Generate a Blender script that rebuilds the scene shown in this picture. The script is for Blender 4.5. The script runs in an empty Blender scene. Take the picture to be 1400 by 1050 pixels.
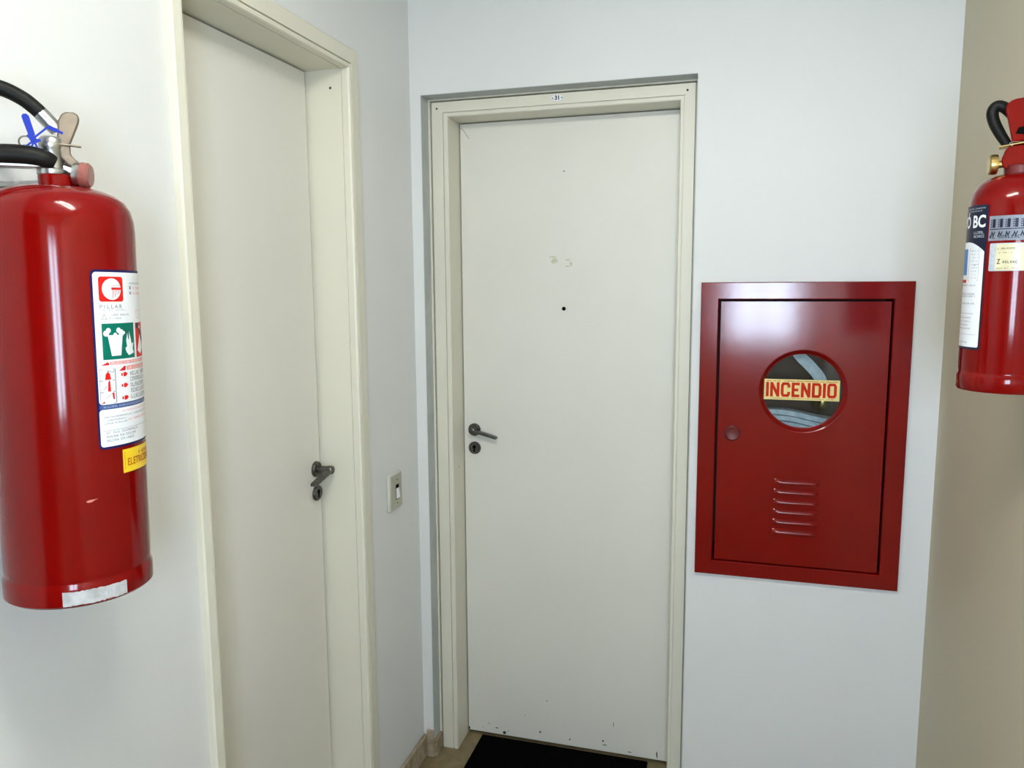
import bpy, math, random
from mathutils import Vector, Matrix, Quaternion
random.seed(7)
S = bpy.context.scene
C = S.collection

# ------------------------------------------------------------------ camera
CAM = Vector((0.9795, -2.2581, 1.5922))
YAW, PITCH, ROLL = math.radians(16.2971), math.radians(7.3982), math.radians(-0.3771)
fw = Vector((-math.sin(YAW) * math.cos(PITCH), math.cos(YAW) * math.cos(PITCH), -math.sin(PITCH)))
rt = Vector((math.cos(YAW), math.sin(YAW), 0)); up = rt.cross(fw)
rt2 = rt * math.cos(ROLL) + up * math.sin(ROLL); up2 = -rt * math.sin(ROLL) + up * math.cos(ROLL)
cd = bpy.data.cameras.new('camera'); cam = bpy.data.objects.new('camera', cd); C.objects.link(cam)
cd.sensor_width = 36; cd.lens = 36 * 1051.1 / 1400; cd.clip_start = 0.02
cam.matrix_world = Matrix(((rt2.x, up2.x, -fw.x, CAM.x), (rt2.y, up2.y, -fw.y, CAM.y), (rt2.z, up2.z, -fw.z, CAM.z), (0, 0, 0, 1)))
S.camera = cam

# ------------------------------------------------------------------ world, exposure, daylight
w = bpy.data.worlds.new('world'); S.world = w; w.use_nodes = True
w.node_tree.nodes['Background'].inputs[0].default_value = (0.55, 0.68, 0.9, 1)
w.node_tree.nodes['Background'].inputs[1].default_value = 0.05
S.view_settings.view_transform = 'Standard'; S.view_settings.look = 'None'
S.view_settings.gamma = 1; S.view_settings.use_curve_mapping = False
S.view_settings.exposure = -0.08
S.cycles.max_bounces = 8; S.cycles.diffuse_bounces = 4
REAR = -2.85          # rear wall of the landing, behind the photographer
FAR = -5.2            # end of an unseen passage, added to drain bounced light from the landing
WIN = (0.90, 1.36, 1.20, 1.88)   # its window opening: x0 x1 z0 z1
WINDOW_POWER = 50
LAMP_STRENGTH = 96
ld = bpy.data.lights.new('daylight', 'AREA'); ld.shape = 'RECTANGLE'
ld.size = WIN[1] - WIN[0]; ld.size_y = WIN[3] - WIN[2]; ld.energy = WINDOW_POWER; ld.color = (0.64, 0.80, 1.0)
lo = bpy.data.objects.new('daylight', ld); C.objects.link(lo)
lo.location = ((WIN[0] + WIN[1]) / 2, REAR - 0.06, (WIN[2] + WIN[3]) / 2); lo.rotation_euler = (math.radians(90), 0, 0)

# ------------------------------------------------------------------ materials
def srgb(r, g, b):
    f = lambda c: ((c / 255 + 0.055) / 1.055) ** 2.4 if c > 10 else c / 255 / 12.92
    return (f(r), f(g), f(b))
MATS = {}
def mat(name, col, rough=0.5, metal=0.0, var=0.0, vscale=6.0, bump=0.0, bscale=120.0, coat=0.0, spec=0.5, col2=None, detail=4.0):
    m = bpy.data.materials.new(name); m.use_nodes = True; nt = m.node_tree; n = nt.nodes; L = nt.links
    b = n['Principled BSDF']; b.inputs['Base Color'].default_value = (*col, 1)
    b.inputs['Roughness'].default_value = rough; b.inputs['Metallic'].default_value = metal
    b.inputs['Specular IOR Level'].default_value = spec
    b.inputs['Coat Weight'].default_value = coat; b.inputs['Coat Roughness'].default_value = 0.08
    tc = n.new('ShaderNodeTexCoord')
    if var > 0 or col2:
        t = n.new('ShaderNodeTexNoise'); t.inputs['Scale'].default_value = vscale; t.inputs['Detail'].default_value = detail
        L.new(tc.outputs['Object'], t.inputs['Vector'])
        mx = n.new('ShaderNodeMix'); mx.data_type = 'RGBA'
        c2 = col2 or tuple(c * (1 - var) for c in col)
        mx.inputs['A'].default_value = (*c2, 1); mx.inputs['B'].default_value = (*col, 1)
        r = n.new('ShaderNodeValToRGB'); r.color_ramp.elements[0].position = 0.35; r.color_ramp.elements[1].position = 0.65
        L.new(t.outputs['Fac'], r.inputs['Fac']); L.new(r.outputs['Color'], mx.inputs['Factor'])
        L.new(mx.outputs['Result'], b.inputs['Base Color'])
    if bump > 0:
        t2 = n.new('ShaderNodeTexNoise'); t2.inputs['Scale'].default_value = bscale; t2.inputs['Detail'].default_value = 3
        L.new(tc.outputs['Object'], t2.inputs['Vector'])
        bp = n.new('ShaderNodeBump'); bp.inputs['Strength'].default_value = bump; bp.inputs['Distance'].default_value = 0.002
        L.new(t2.outputs['Fac'], bp.inputs['Height']); L.new(bp.outputs['Normal'], b.inputs['Normal'])
    MATS[name] = m
    return m
mat('wall_white', (0.75, 0.762, 0.752), 0.55, var=0.03, vscale=2.0, bump=0.12, bscale=90)
mat('wall_beige', (0.58, 0.525, 0.39), 0.6, var=0.03, vscale=2.0, bump=0.12, bscale=90)
mat('ceiling_white', (0.72, 0.72, 0.70), 0.8, bump=0.05)
mat('plaster_grey', (0.50, 0.53, 0.52), 0.8, var=0.12, vscale=14, bump=0.3, bscale=160)
mat('cream_paint', (0.74, 0.715, 0.60), 0.42, var=0.03, vscale=3, bump=0.05, bscale=60)
mat('cream_leaf', (0.76, 0.745, 0.675), 0.40, var=0.035, vscale=2.5, bump=0.04, bscale=40)
mat('terrazzo', (0.235, 0.18, 0.095), 0.4, col2=(0.16, 0.12, 0.055), vscale=26, detail=8, bump=0.1, bscale=200)
mat('terrazzo_base', (0.42, 0.35, 0.26), 0.5, col2=(0.24, 0.18, 0.10), vscale=30, detail=8, bump=0.3, bscale=120)
mat('mat_black', (0.0016, 0.0016, 0.0015), 0.95, bump=0.9, bscale=500, spec=0.02)
mat('red_cabinet', (0.185, 0.0026, 0.0020), 0.135, var=0.10, vscale=5, bump=0.05, bscale=30, spec=0.44)
mat('red_cylinder', (0.165, 0.0014, 0.0010), 0.11, var=0.10, vscale=6, bump=0.03, bscale=25, spec=0.26)
mat('red_dark', (0.11, 0.006, 0.006), 0.45)
mat('cabinet_inside', (0.045, 0.010, 0.009), 0.6)
mat('steel', (0.55, 0.56, 0.55), 0.28, metal=1.0, var=0.2, vscale=80)
mat('steel_dark', (0.16, 0.155, 0.145), 0.38, metal=1.0, var=0.3, vscale=90)
mat('steel_brown', (0.24, 0.195, 0.145), 0.5, metal=0.7, var=0.25, vscale=60)
mat('brass', (0.60, 0.44, 0.16), 0.3, metal=1.0, var=0.2, vscale=60)
mat('hole_shade_black', (0.002, 0.002, 0.002), 0.8, spec=0.05)
mat('rubber', (0.006, 0.006, 0.005), 0.5, bump=0.2, bscale=300, spec=0.15)
mat('blue_plastic', (0.002, 0.020, 0.32), 0.4, spec=0.25)
mat('pink_plastic', (0.26, 0.085, 0.07), 0.25, coat=0.4)
mat('navy', (0.006, 0.008, 0.07), 0.4, spec=0.2)
mat('navy_dark', (0.008, 0.011, 0.030), 0.4, spec=0.25)
mat('bar_blue', (0.04, 0.09, 0.30), 0.4)
mat('paper', (0.84, 0.86, 0.90), 0.4, var=0.02, vscale=50)
mat('plate_grey', (0.20, 0.22, 0.27), 0.45, var=0.15, vscale=200)
mat('paper_grey', (0.46, 0.50, 0.55), 0.45, var=0.15, vscale=200)
mat('paper_worn', (0.55, 0.55, 0.55), 0.5, var=0.35, vscale=70)
mat('paper_yellow', (0.90, 0.62, 0.02), 0.4)
mat('paper_cream', (0.72, 0.66, 0.42), 0.3, var=0.2, vscale=40)
mat('sticker_yellow', (0.82, 0.66, 0.24), 0.45, var=0.12, vscale=40)
mat('print_red', (0.60, 0.012, 0.008), 0.45, spec=0.2)
mat('print_pink', (0.80, 0.30, 0.28), 0.45)
mat('print_green', (0.0, 0.14, 0.095), 0.45, spec=0.2)
mat('print_teal', (0.30, 0.55, 0.52), 0.45)
mat('print_black', (0.015, 0.015, 0.018), 0.5)
mat('print_grey', (0.25, 0.26, 0.28), 0.5)
mat('print_blue', (0.05, 0.20, 0.50), 0.45)
mat('print_orange', (0.45, 0.12, 0.0), 0.5)
mat('letter_red', (0.58, 0.024, 0.004), 0.5, var=0.2, vscale=70, spec=0.1)
mat('scuff', (0.05, 0.05, 0.045), 0.8)
mat('residue', (0.60, 0.60, 0.44), 0.7, var=0.1, vscale=150)
mat('scratch_pale', (0.62, 0.22, 0.16), 0.5)
mat('switch_plate', (0.41, 0.40, 0.31), 0.4)
mat('switch_edge', (0.58, 0.58, 0.52), 0.4)
mat('hose_canvas', (0.60, 0.70, 0.78), 0.8, col2=(0.42, 0.52, 0.62), vscale=60, bump=0.5, bscale=250)
mat('window_paint', (0.7, 0.7, 0.68), 0.5)
mat('lamp_white', (0.8, 0.8, 0.78), 0.4)
m = bpy.data.materials.new('tube_light'); m.use_nodes = True
pb = m.node_tree.nodes['Principled BSDF']; pb.inputs['Base Color'].default_value = (0.9, 0.9, 0.9, 1)
pb.inputs['Emission Color'].default_value = (1.0, 0.985, 0.90, 1); pb.inputs['Emission Strength'].default_value = LAMP_STRENGTH
MATS['tube_light'] = m
m = bpy.data.materials.new('glass_pane'); m.use_nodes = True; nt = m.node_tree; nt.nodes.clear()
o_ = nt.nodes.new('ShaderNodeOutputMaterial'); mx = nt.nodes.new('ShaderNodeMixShader'); tr = nt.nodes.new('ShaderNodeBsdfTransparent')
gl = nt.nodes.new('ShaderNodeBsdfGlossy'); fr = nt.nodes.new('ShaderNodeFresnel'); fr.inputs['IOR'].default_value = 1.5
gl.inputs['Roughness'].default_value = 0.03; tr.inputs['Color'].default_value = (0.9, 0.93, 0.93, 1)
nt.links.new(fr.outputs[0], mx.inputs[0]); nt.links.new(tr.outputs[0], mx.inputs[1]); nt.links.new(gl.outputs[0], mx.inputs[2]); nt.links.new(mx.outputs[0], o_.inputs[0])
MATS['glass_pane'] = m

# ------------------------------------------------------------------ helpers
def origin_of(p):
    v = Vector((0, 0, 0))
    while p is not None:
        v = v + Vector(p['org']) if 'org' in p.keys() else v + p.location
        p = p.parent
    return v
def tag(o, label=None, cat=None, group=None, kind=None):
    if label: o['label'] = label
    if cat: o['category'] = cat
    if group: o['group'] = group
    if kind: o['kind'] = kind
    return o
def empty(name, loc):
    o = bpy.data.objects.new(name, None); C.objects.link(o); o.location = loc; o.empty_display_size = 0.05
    return o
class B:
    """collects polygons in world coordinates; build() links them as one mesh object"""
    def __init__(s): s.v = []; s.f = []
    def add(s, vs, fs):
        k = len(s.v); s.v += [tuple(v) for v in vs]; s.f += [tuple(i + k for i in f) for f in fs]
    def box(s, x0, x1, y0, y1, z0, z1):
        s.add([(x0, y0, z0), (x1, y0, z0), (x1, y1, z0), (x0, y1, z0), (x0, y0, z1), (x1, y0, z1), (x1, y1, z1), (x0, y1, z1)],
              [(0, 3, 2, 1), (4, 5, 6, 7), (0, 1, 5, 4), (1, 2, 6, 5), (2, 3, 7, 6), (3, 0, 4, 7)])
    def prism(s, pts, d):
        """closed polygon pts (3D list) extruded by vector d"""
        n = len(pts); d = Vector(d); a = [Vector(p) for p in pts]
        s.add(a + [p + d for p in a], [tuple(range(n - 1, -1, -1)), tuple(range(n, 2 * n))] + [(i, (i + 1) % n, n + (i + 1) % n, n + i) for i in range(n)])
    def lathe(s, prof, c, axis=(0, 0, 1), n=48, cap=True):
        """profile of (radius, height) revolved about axis through c"""
        c = Vector(c); ax = Vector(axis).normalized()
        t = Vector((1, 0, 0)) if abs(ax.x) < 0.8 else Vector((0, 1, 0))
        e1 = (t - ax * t.dot(ax)).normalized(); e2 = ax.cross(e1)
        vs = []; fs = []
        for r, h in prof:
            for i in range(n):
                a = 2 * math.pi * i / n
                vs.append(c + ax * h + (e1 * math.cos(a) + e2 * math.sin(a)) * r)
        for j in range(len(prof) - 1):
            for i in range(n):
                k = (i + 1) % n
                fs.append((j * n + i, j * n + k, (j + 1) * n + k, (j + 1) * n + i))
        if cap:
            fs.append(tuple(range(n - 1, -1, -1))); q = (len(prof) - 1) * n; fs.append(tuple(range(q, q + n)))
        s.add(vs, fs)
    def tube(s, pts, r, n=12, sub=6, cap=True):
        """tube along a Catmull-Rom curve through pts; r a number or a list"""
        P = [Vector(p) for p in pts]; path = []; rad = []
        rr = r if isinstance(r, (list, tuple)) else [r] * len(P)
        for i in range(len(P) - 1):
            p0 = P[max(i - 1, 0)]; p1 = P[i]; p2 = P[i + 1]; p3 = P[min(i + 2, len(P) - 1)]
            for k in range(sub):
                t = k / sub
                path.append(0.5 * ((2 * p1) + (p2 - p0) * t + (2 * p0 - 5 * p1 + 4 * p2 - p3) * t * t + (3 * p1 - p0 - 3 * p2 + p3) * t ** 3))
                rad.append(rr[i] * (1 - t) + rr[i + 1] * t)
        path.append(P[-1]); rad.append(rr[-1])
        vs = []; fs = []; prev = None
        for i, p in enumerate(path):
            d = (path[min(i + 1, len(path) - 1)] - path[max(i - 1, 0)]).normalized()
            if prev is None:
                t = Vector((0, 0, 1)) if abs(d.z) < 0.9 else Vector((1, 0, 0))
                u = (t - d * t.dot(d)).normalized()
            else:
                u = (prev - d * prev.dot(d)).normalized()
            prev = u; v = d.cross(u)
            for k in range(n):
                a = 2 * math.pi * k / n; vs.append(p + (u * math.cos(a) + v * math.sin(a)) * rad[i])
        for i in range(len(path) - 1):
            for k in range(n):
                q = (k + 1) % n; fs.append((i * n + k, i * n + q, (i + 1) * n + q, (i + 1) * n + k))
        if cap:
            fs.append(tuple(range(n - 1, -1, -1))); q = (len(path) - 1) * n; fs.append(tuple(range(q, q + n)))
        s.add(vs, fs)
    def build(s, name, m, parent=None, org=None, bevel=0.0, smooth=True, kind=None, seg=2, ang=38):
        me = bpy.data.meshes.new(name)
        base = origin_of(parent) if parent is not None else Vector((0, 0, 0))
        o3 = Vector(org) if org is not None else base
        me.from_pydata([tuple(Vector(v) - o3) for v in s.v], [], s.f); me.update()
        me.materials.append(MATS[m])
        if smooth:
            me.polygons.foreach_set('use_smooth', [True] * len(me.polygons)); me.set_sharp_from_angle(angle=math.radians(ang))
        o = bpy.data.objects.new(name, me); C.objects.link(o)
        if parent is not None: o.parent = parent
        o.location = o3 - base
        if bevel > 0:
            md = o.modifiers.new('bevel', 'BEVEL'); md.width = bevel; md.segments = seg; md.limit_method = 'ANGLE'
        if kind: o['kind'] = kind
        return o
def wall_holes(b, M, u0, u1, v0, v1, t, holes):
    """slab with rectangular holes; M(u, v, depth) -> world; depth 0 is the room side, t the back"""
    us = sorted({u0, u1, *[h[0] for h in holes], *[h[1] for h in holes]}); vs = sorted({v0, v1, *[h[2] for h in holes], *[h[3] for h in holes]})
    solid = lambda i, j: 0 <= i < len(us) - 1 and 0 <= j < len(vs) - 1 and not any(h[0] - 1e-6 <= us[i] and us[i + 1] <= h[1] + 1e-6 and h[2] - 1e-6 <= vs[j] and vs[j + 1] <= h[3] + 1e-6 for h in holes)
    for i in range(len(us) - 1):
        for j in range(len(vs) - 1):
            if not solid(i, j): continue
            a, c, d, e = us[i], us[i + 1], vs[j], vs[j + 1]
            b.add([M(a, d, 0), M(c, d, 0), M(c, e, 0), M(a, e, 0)], [(0, 1, 2, 3)])
            b.add([M(a, d, t), M(c, d, t), M(c, e, t), M(a, e, t)], [(3, 2, 1, 0)])
            if not solid(i - 1, j): b.add([M(a, d, 0), M(a, e, 0), M(a, e, t), M(a, d, t)], [(0, 1, 2, 3)])
            if not solid(i + 1, j): b.add([M(c, d, 0), M(c, d, t), M(c, e, t), M(c, e, 0)], [(0, 1, 2, 3)])
            if not solid(i, j - 1): b.add([M(a, d, 0), M(a, d, t), M(c, d, t), M(c, d, 0)], [(0, 1, 2, 3)])
            if not solid(i, j + 1): b.add([M(a, e, 0), M(c, e, 0), M(c, e, t), M(a, e, t)], [(0, 1, 2, 3)])
def sweep_side(b, prof, st0, st1, M):
    """mitred rail: profile (u outward, v depth) between two stations; a station maps u -> (h, z)"""
    n = len(prof); vs = []
    for st in (st0, st1):
        for u, v in prof:
            h, z = st(u); vs.append(M(h, z, v))
    fs = [(i, (i + 1) % n, n + (i + 1) % n, n + i) for i in range(n)] + [tuple(range(n - 1, -1, -1)), tuple(range(n, 2 * n))]
    b.add(vs, fs)
def text_mesh(txt, size, bold=0.0, res=3):
    cu = bpy.data.curves.new('t', 'FONT'); cu.body = txt; cu.size = size; cu.offset = bold; cu.resolution_u = res; cu.align_x = 'CENTER'; cu.align_y = 'CENTER'
    o = bpy.data.objects.new('t', cu); C.objects.link(o)
    dg = bpy.context.evaluated_depsgraph_get(); me = bpy.data.meshes.new_from_object(o.evaluated_get(dg))
    vs = [tuple(v.co) for v in me.vertices]; fs = [tuple(p.vertices) for p in me.polygons]
    bpy.data.objects.remove(o); bpy.data.curves.remove(cu); bpy.data.meshes.remove(me)
    return vs, fs
def stroke(path, wd, closed=False):
    """flat polyline of constant width with mitred joints -> quads in 2D"""
    P = [Vector((*p, 0)) for p in path]; n = len(P); Lp = []; Rp = []
    for i in range(n):
        if closed: a, c = P[i - 1], P[(i + 1) % n]
        else: a, c = P[max(i - 1, 0)], P[min(i + 1, n - 1)]
        d1 = (P[i] - a).normalized() if (P[i] - a).length > 1e-9 else (c - P[i]).normalized()
        d2 = (c - P[i]).normalized() if (c - P[i]).length > 1e-9 else d1
        n1 = Vector((-d1.y, d1.x, 0)); n2 = Vector((-d2.y, d2.x, 0)); nn = (n1 + n2).normalized(); k = wd / 2 / max(nn.dot(n1), 0.3)
        Lp.append(P[i] + nn * k); Rp.append(P[i] - nn * k)
    vs = [(p.x, p.y) for p in Lp + Rp]; m_ = n if closed else n - 1
    return vs, [(i, n + i, n + (i + 1) % n, (i + 1) % n) for i in range(m_)]

# ------------------------------------------------------------------ dimensions
W = 1.5035; CEIL = 2.48
RX0, RX1, RZ = 0.0344, 0.8581, 2.164            # plaster recess of the end door
OX0, OX1, OZ, FY, LY = 0.0984, 0.8067, 2.1085, 0.061, 0.165
KX0, KX1, KZ0, KZ1 = 0.8807, 1.4274, 0.7441, 1.5935   # hydrant cabinet
D0, D1, DZ, LX = -1.0394, -0.4246, 2.1373, -0.10      # side door opening

# ------------------------------------------------------------------ the room
b = B(); b.box(-0.25, W + 0.15, FAR - 0.15, 0.3, -0.08, 0); b.build('floor', 'terrazzo', kind='structure', smooth=False)
b = B(); b.box(-0.25, W + 0.15, FAR - 0.15, 0.3, CEIL, CEIL + 0.08); b.build('ceiling', 'ceiling_white', kind='structure', smooth=False)
b = B(); wall_holes(b, lambda u, v, d: (u, d, v), 0.0, W, 0, CEIL, 0.27, [(RX0, RX1, 0, RZ), (KX0 + 0.035, KX1 - 0.035, KZ0 + 0.035, KZ1 - 0.035)])
b.build('wall_back', 'wall_white', kind='structure', smooth=False)
b = B(); wall_holes(b, lambda u, v, d: (-d, u, v), FAR, 0.27, 0, CEIL, 0.16, [(D0 - 0.008, D1 + 0.012, 0, DZ + 0.012)])
b.build('wall_left', 'wall_white', kind='structure', smooth=False)
b = B(); wall_holes(b, lambda u, v, d: (W + d, u, v), REAR, 0.27, 0, CEIL, 0.12, [])
b.build('wall_right', 'wall_beige', kind='structure', smooth=False)
b = B(); wall_holes(b, lambda u, v, d: (u, REAR - d, v), 0.0, W, 0, CEIL, 0.12, [WIN, (0.0, 0.62, 0, 2.3)])
b.build('wall_rear', 'wall_beige', kind='structure', smooth=False)  # unseen wall; passage opening and beige tone added to cut bounced light
b = B(); b.box(-0.16, 0.78, FAR - .12, FAR, 0, CEIL); b.build('wall_far_added', 'wall_beige', kind='structure', smooth=False)  # closes off the added passage
b = B(); b.box(0.66, 0.78, FAR, REAR - .12, 0, CEIL); b.build('wall_passage_added', 'wall_beige', kind='structure', smooth=False)  # side of the added passage, there only to lose bounced light
win = empty('window_1', ((WIN[0] + WIN[1]) / 2, REAR, WIN[2])); tag(win, kind='structure')
b = B()
for x0, x1, z0, z1 in ((WIN[0], WIN[0] + .04, WIN[2], WIN[3]), (WIN[1] - .04, WIN[1], WIN[2], WIN[3]), (WIN[0] + .04, WIN[1] - .04, WIN[2], WIN[2] + .04), (WIN[0] + .04, WIN[1] - .04, WIN[3] - .04, WIN[3])):
    b.box(x0, x1, REAR - .05, REAR - .01, z0, z1)
b.build('window_frame', 'window_paint', win, smooth=False)
b = B(); xm = (WIN[0] + WIN[1]) / 2; b.box(xm - .018, xm + .018, REAR - .05, REAR - .01, WIN[2] + .04, WIN[3] - .04); b.build('mullion', 'window_paint', win, smooth=False)
# plaster lining of the door recess
b = B()
b.box(RX0, RX0 + .0015, 0.001, 0.10, 0.06, RZ - .0015); b.box(RX0, RX1, 0.001, 0.10, RZ - .0015, RZ); b.box(RX1 - .0015, RX1, 0.001, 0.10, 0.0, RZ - .0015)
b.build('trim_1', 'plaster_grey', kind='structure', smooth=False)
# terrazzo skirting
b = B(); b.box(0, 0.012, D1 + 0.07, 0.0, 0, 0.082); o = b.build('baseboard_left', 'terrazzo_base', kind='structure', bevel=0.006)
b = B(); b.box(0.012, RX0 + .004, -0.008, 0.0, 0, 0.098); b.box(RX0, RX0 + 0.012, 0.0, 0.058, 0, 0.06); b.build('baseboard_back', 'terrazzo_base', kind='structure', bevel=0.003)
b = B(); b.box(KX0 - .02, W, -0.010, 0.0, 0, 0.09); b.build('baseboard_back.001', 'terrazzo_base', kind='structure', bevel=0.003)
b = B(); b.box(W - 0.012, W, REAR, -0.010, 0, 0.085); b.build('baseboard_right', 'terrazzo_base', kind='structure', bevel=0.003)
b = B(); b.box(0, 0.012, FAR, D0 - 0.045, 0, 0.082); b.build('baseboard_left.001', 'terrazzo_base', kind='structure', bevel=0.003)

# ------------------------------------------------------------------ shared door hardware (origin of each piece: on the leaf)
def lever_set(leaf, M, zr, zk, out):
    """M(along, out, z): along the lever, out of the leaf"""
    ax = Vector(M(0, 1, 0)) - Vector(M(0, 0, 0))
    b = B(); b.lathe([(0.0, 0), (.0215, 0), (.0215, .005), (.019, .008), (.0, .008)], M(0, 0, zr), ax, 28, cap=False)
    rose = b.build('handle_rose', 'steel_dark', leaf)
    b = B(); b.lathe([(.0, .006), (.0100, .006), (.0100, out - .012), (.0115, out - .006), (.0115, out + .006), (.009, out + .009), (0, out + .0095)], M(0, 0, zr), ax, 20, cap=False)
    sec = [(-.006, .0055, .000), (.018, .0052, .0035), (.052, .0045, .012), (.080, .0045, .0195), (.086, .0035, .021)]   # flat blade: along, half height, drop
    vs = []; fs = []
    for al, hh, dr in sec:
        for o_2, h_2 in ((out - .010, -hh), (out + .009, -hh), (out + .009, hh), (out - .010, hh)): vs.append(M(al, o_2, zr - dr + h_2))
    for i in range(len(sec) - 1):
        for k in range(4): fs.append((i * 4 + k, i * 4 + (k + 1) % 4, (i + 1) * 4 + (k + 1) % 4, (i + 1) * 4 + k))
    fs += [(3, 2, 1, 0), tuple(len(sec) * 4 - 4 + k for k in range(4))]
    b.add(vs, fs)
    b.build('lever', 'steel_dark', leaf, bevel=.0018)
    b = B(); b.lathe([(0, 0), (.0215, 0), (.0215, .004), (.019, .007), (.0, .007)], M(0, 0, zk), ax, 28, cap=False)
    k = b.build('key_escutcheon', 'steel_dark', leaf)
    b = B(); b.lathe([(0, .0070), (.0058, .0070), (.0058, .0080), (0, .0080)], M(0, 0, zk + .004), ax, 16, cap=False)
    q = [M(-.0026, .0070, zk - .013), M(.0026, .0070, zk - .013), M(.0026, .0070, zk + .002), M(-.0026, .0070, zk + .002)]
    b.prism(q, ax * .001); b.build('keyhole', 'hole_shade_black', leaf)

# ------------------------------------------------------------------ end door (door_1), number 31
d1 = empty('door_1', ((OX0 + OX1) / 2, LY, 0)); tag(d1, 'cream flush door numbered 31 in a recessed frame beside the red cabinet', kind='structure')
prof = [(0.0, .215), (0.0, FY + .003), (.003, FY), (.0125, FY), (.0125, FY + .006), (.0165, FY + .006), (.0165, FY), (.0525, FY), (.0525, FY + .02),
        (.0570, FY + .02), (.0570, FY - .004), (.0625, FY - .004), (.0625, .215)]
sl, stp, sr = 1.0, 0.86, 0.80
M31 = lambda h, z, v: (h, v, z)
bl = lambda u: (OX0 - u * sl, 0.0); tl = lambda u: (OX0 - u * sl, OZ + u * stp); trr = lambda u: (OX1 + u * sr, OZ + u * stp); br = lambda u: (OX1 + u * sr, 0.0)
b = B(); sweep_side(b, prof, bl, tl, M31); b.build('door_jamb', 'cream_paint', d1, smooth=False)
b = B(); sweep_side(b, prof, tl, trr, M31); hd = b.build('door_head', 'cream_paint', d1, smooth=False)
b = B(); sweep_side(b, prof, trr, br, M31); b.build('door_jamb', 'cream_paint', d1, smooth=False)
b = B(); b.box(OX0 + .003, OX1 - .003, LY, LY + .036, 0.012, OZ - .003); leaf = b.build('door_leaf', 'cream_leaf', d1, bevel=.0015)
# black sheet added behind the leaf, painting the shade in its gaps
b = B(); b.box(OX0 - .0, OX1, LY + .037, LY + .052, 0.0, OZ); b.build('gap_shade_sheet', 'hole_shade_black', d1, smooth=False)
for x in (.063, .8258):
    b = B(); b.lathe([(0, 0), (.0032, 0), (.0026, .0009), (0, .0009)], (x, FY, 2.1350), (0, -1, 0), 12, cap=False); b.build('screw_head', 'scuff', d1)
b = B()   # number plate
pts = [(.4477 + .0185 * math.cos(a), FY - .0002, 2.1400 + .0095 * math.sin(a)) for a in [2 * math.pi * i / 28 for i in range(28)]]
b.prism(pts, (0, -.0012, 0)); b.build('number_plate', 'paper', hd)
b = B(); vs, fs = text_mesh('31', .0165, .0006)
b.add([(.4477 + x, FY - .0017, 2.1400 + y) for x, y, z in vs], fs)
for dx in (-.0138, .0138): b.prism([(.4477 + dx + .0019 * math.cos(a), FY - .0014, 2.1400 + .0019 * math.sin(a)) for a in [2 * math.pi * i / 12 for i in range(12)]], (0, -.0004, 0))
b.build('number_lettering', 'navy_dark', hd, smooth=False)
lever_set(leaf, lambda a, o, z: (.1384 + a, LY - o, z), 1.1055, 1.0424, .026)
b = B(); b.lathe([(0, .0), (.0062, .0), (.0062, .002), (.0045, .003), (.004, .0008), (0, .0008)], (.4461, LY, 1.5132), (0, -1, 0), 20, cap=False); b.build('peephole', 'hole_shade_black', leaf)
def chip(b, x, z, rx, rz, n=9, y=LY):
    b.prism([(x + rx * random.uniform(.6, 1.1) * math.cos(2 * math.pi * i / n), y - .0001, z + rz * random.uniform(.6, 1.1) * math.sin(2 * math.pi * i / n)) for i in range(n)], (0, -.0003, 0))
for x, z, rx, rz in [(.4452, 1.9424, .0032, .0026), (.179, .047, .0028, .0025), (.207, .035, .006, .0025), (.236, .022, .008, .0065), (.249, .030, .0025, .002), (.365, .045, .005, .0035),
                     (.366, .052, .0016, .002), (.47, .036, .0035, .004), (.585, .050, .004, .004), (.592, .036, .009, .0018), (.7665, .030, .0028, .013), (.62, .115, .0012, .010), (.39, .165, .0025, .0022),
                     (.31, .10, .002, .0016), (.155, .03, .0018, .002), (.675, .025, .008, .0016), (.445, .012, .01, .001), (.104, .018, .0045, .008)]:
    b = B(); chip(b, x, z, rx, rz); b.build('paint_chip', 'scuff', leaf, smooth=False)
for x, z, rx, rz in [(.415, 1.665, .013, .0095), (.409, 1.677, .015, .003), (.4595, 1.668, .010, .003), (.469, 1.655, .006, .008), (.457, 1.648, .010, .003)]:
    b = B(); chip(b, x, z, rx, rz, 12); b.build('tape_residue', 'residue', leaf, smooth=False)
b = B(); v2, f2 = stroke([(.104, 2.094), (.115, 2.084), (.127, 2.066), (.131, 2.058)], .0018); b.add([(x, LY - .0004, z) for x, z in v2], f2); b.build('scratch', 'print_grey', leaf, smooth=False)
b = B(); b.lathe([(0, 0), (.0022, 0), (.0015, .0008), (0, .0008)], (OX0, .115, .985), (1, 0, 0), 10, cap=False); b.build('paint_chip', 'scuff', d1)

# ------------------------------------------------------------------ side door (door_2) in the left wall
d2 = empty('door_2', (LX, (D0 + D1) / 2, 0)); tag(d2, 'narrow cream door set deep in the left wall, dark lever handle', kind='structure')
prof = [(.012, -.150), (0.0, -.150), (0.0, -.004), (.003, -.004), (.003, -.001), (0.0, -.001), (0.0, .014), (.002, .018), (.007, .020), (.010, .020), (.010, .013), (.014, .013), (.014, .020), (.050, .018), (.054, .014), (.055, .0005), (.012, .0005)]
M2 = lambda h, z, v: (v, h, z)
SLF = 0.50
bl = lambda u: (D0 - u * SLF, 0.0); tl = lambda u: (D0 - u * SLF, DZ + u); trr = lambda u: (D1 + u, DZ + u); br = lambda u: (D1 + u, 0.0)
b = B(); sweep_side(b, prof, bl, tl, M2); b.build('door_jamb', 'cream_paint', d2, smooth=False)
b = B(); sweep_side(b, prof, tl, trr, M2); b.build('door_head', 'cream_paint', d2, smooth=False)
b = B(); sweep_side(b, prof, trr, br, M2); b.build('door_jamb', 'cream_paint', d2, smooth=False)
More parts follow.
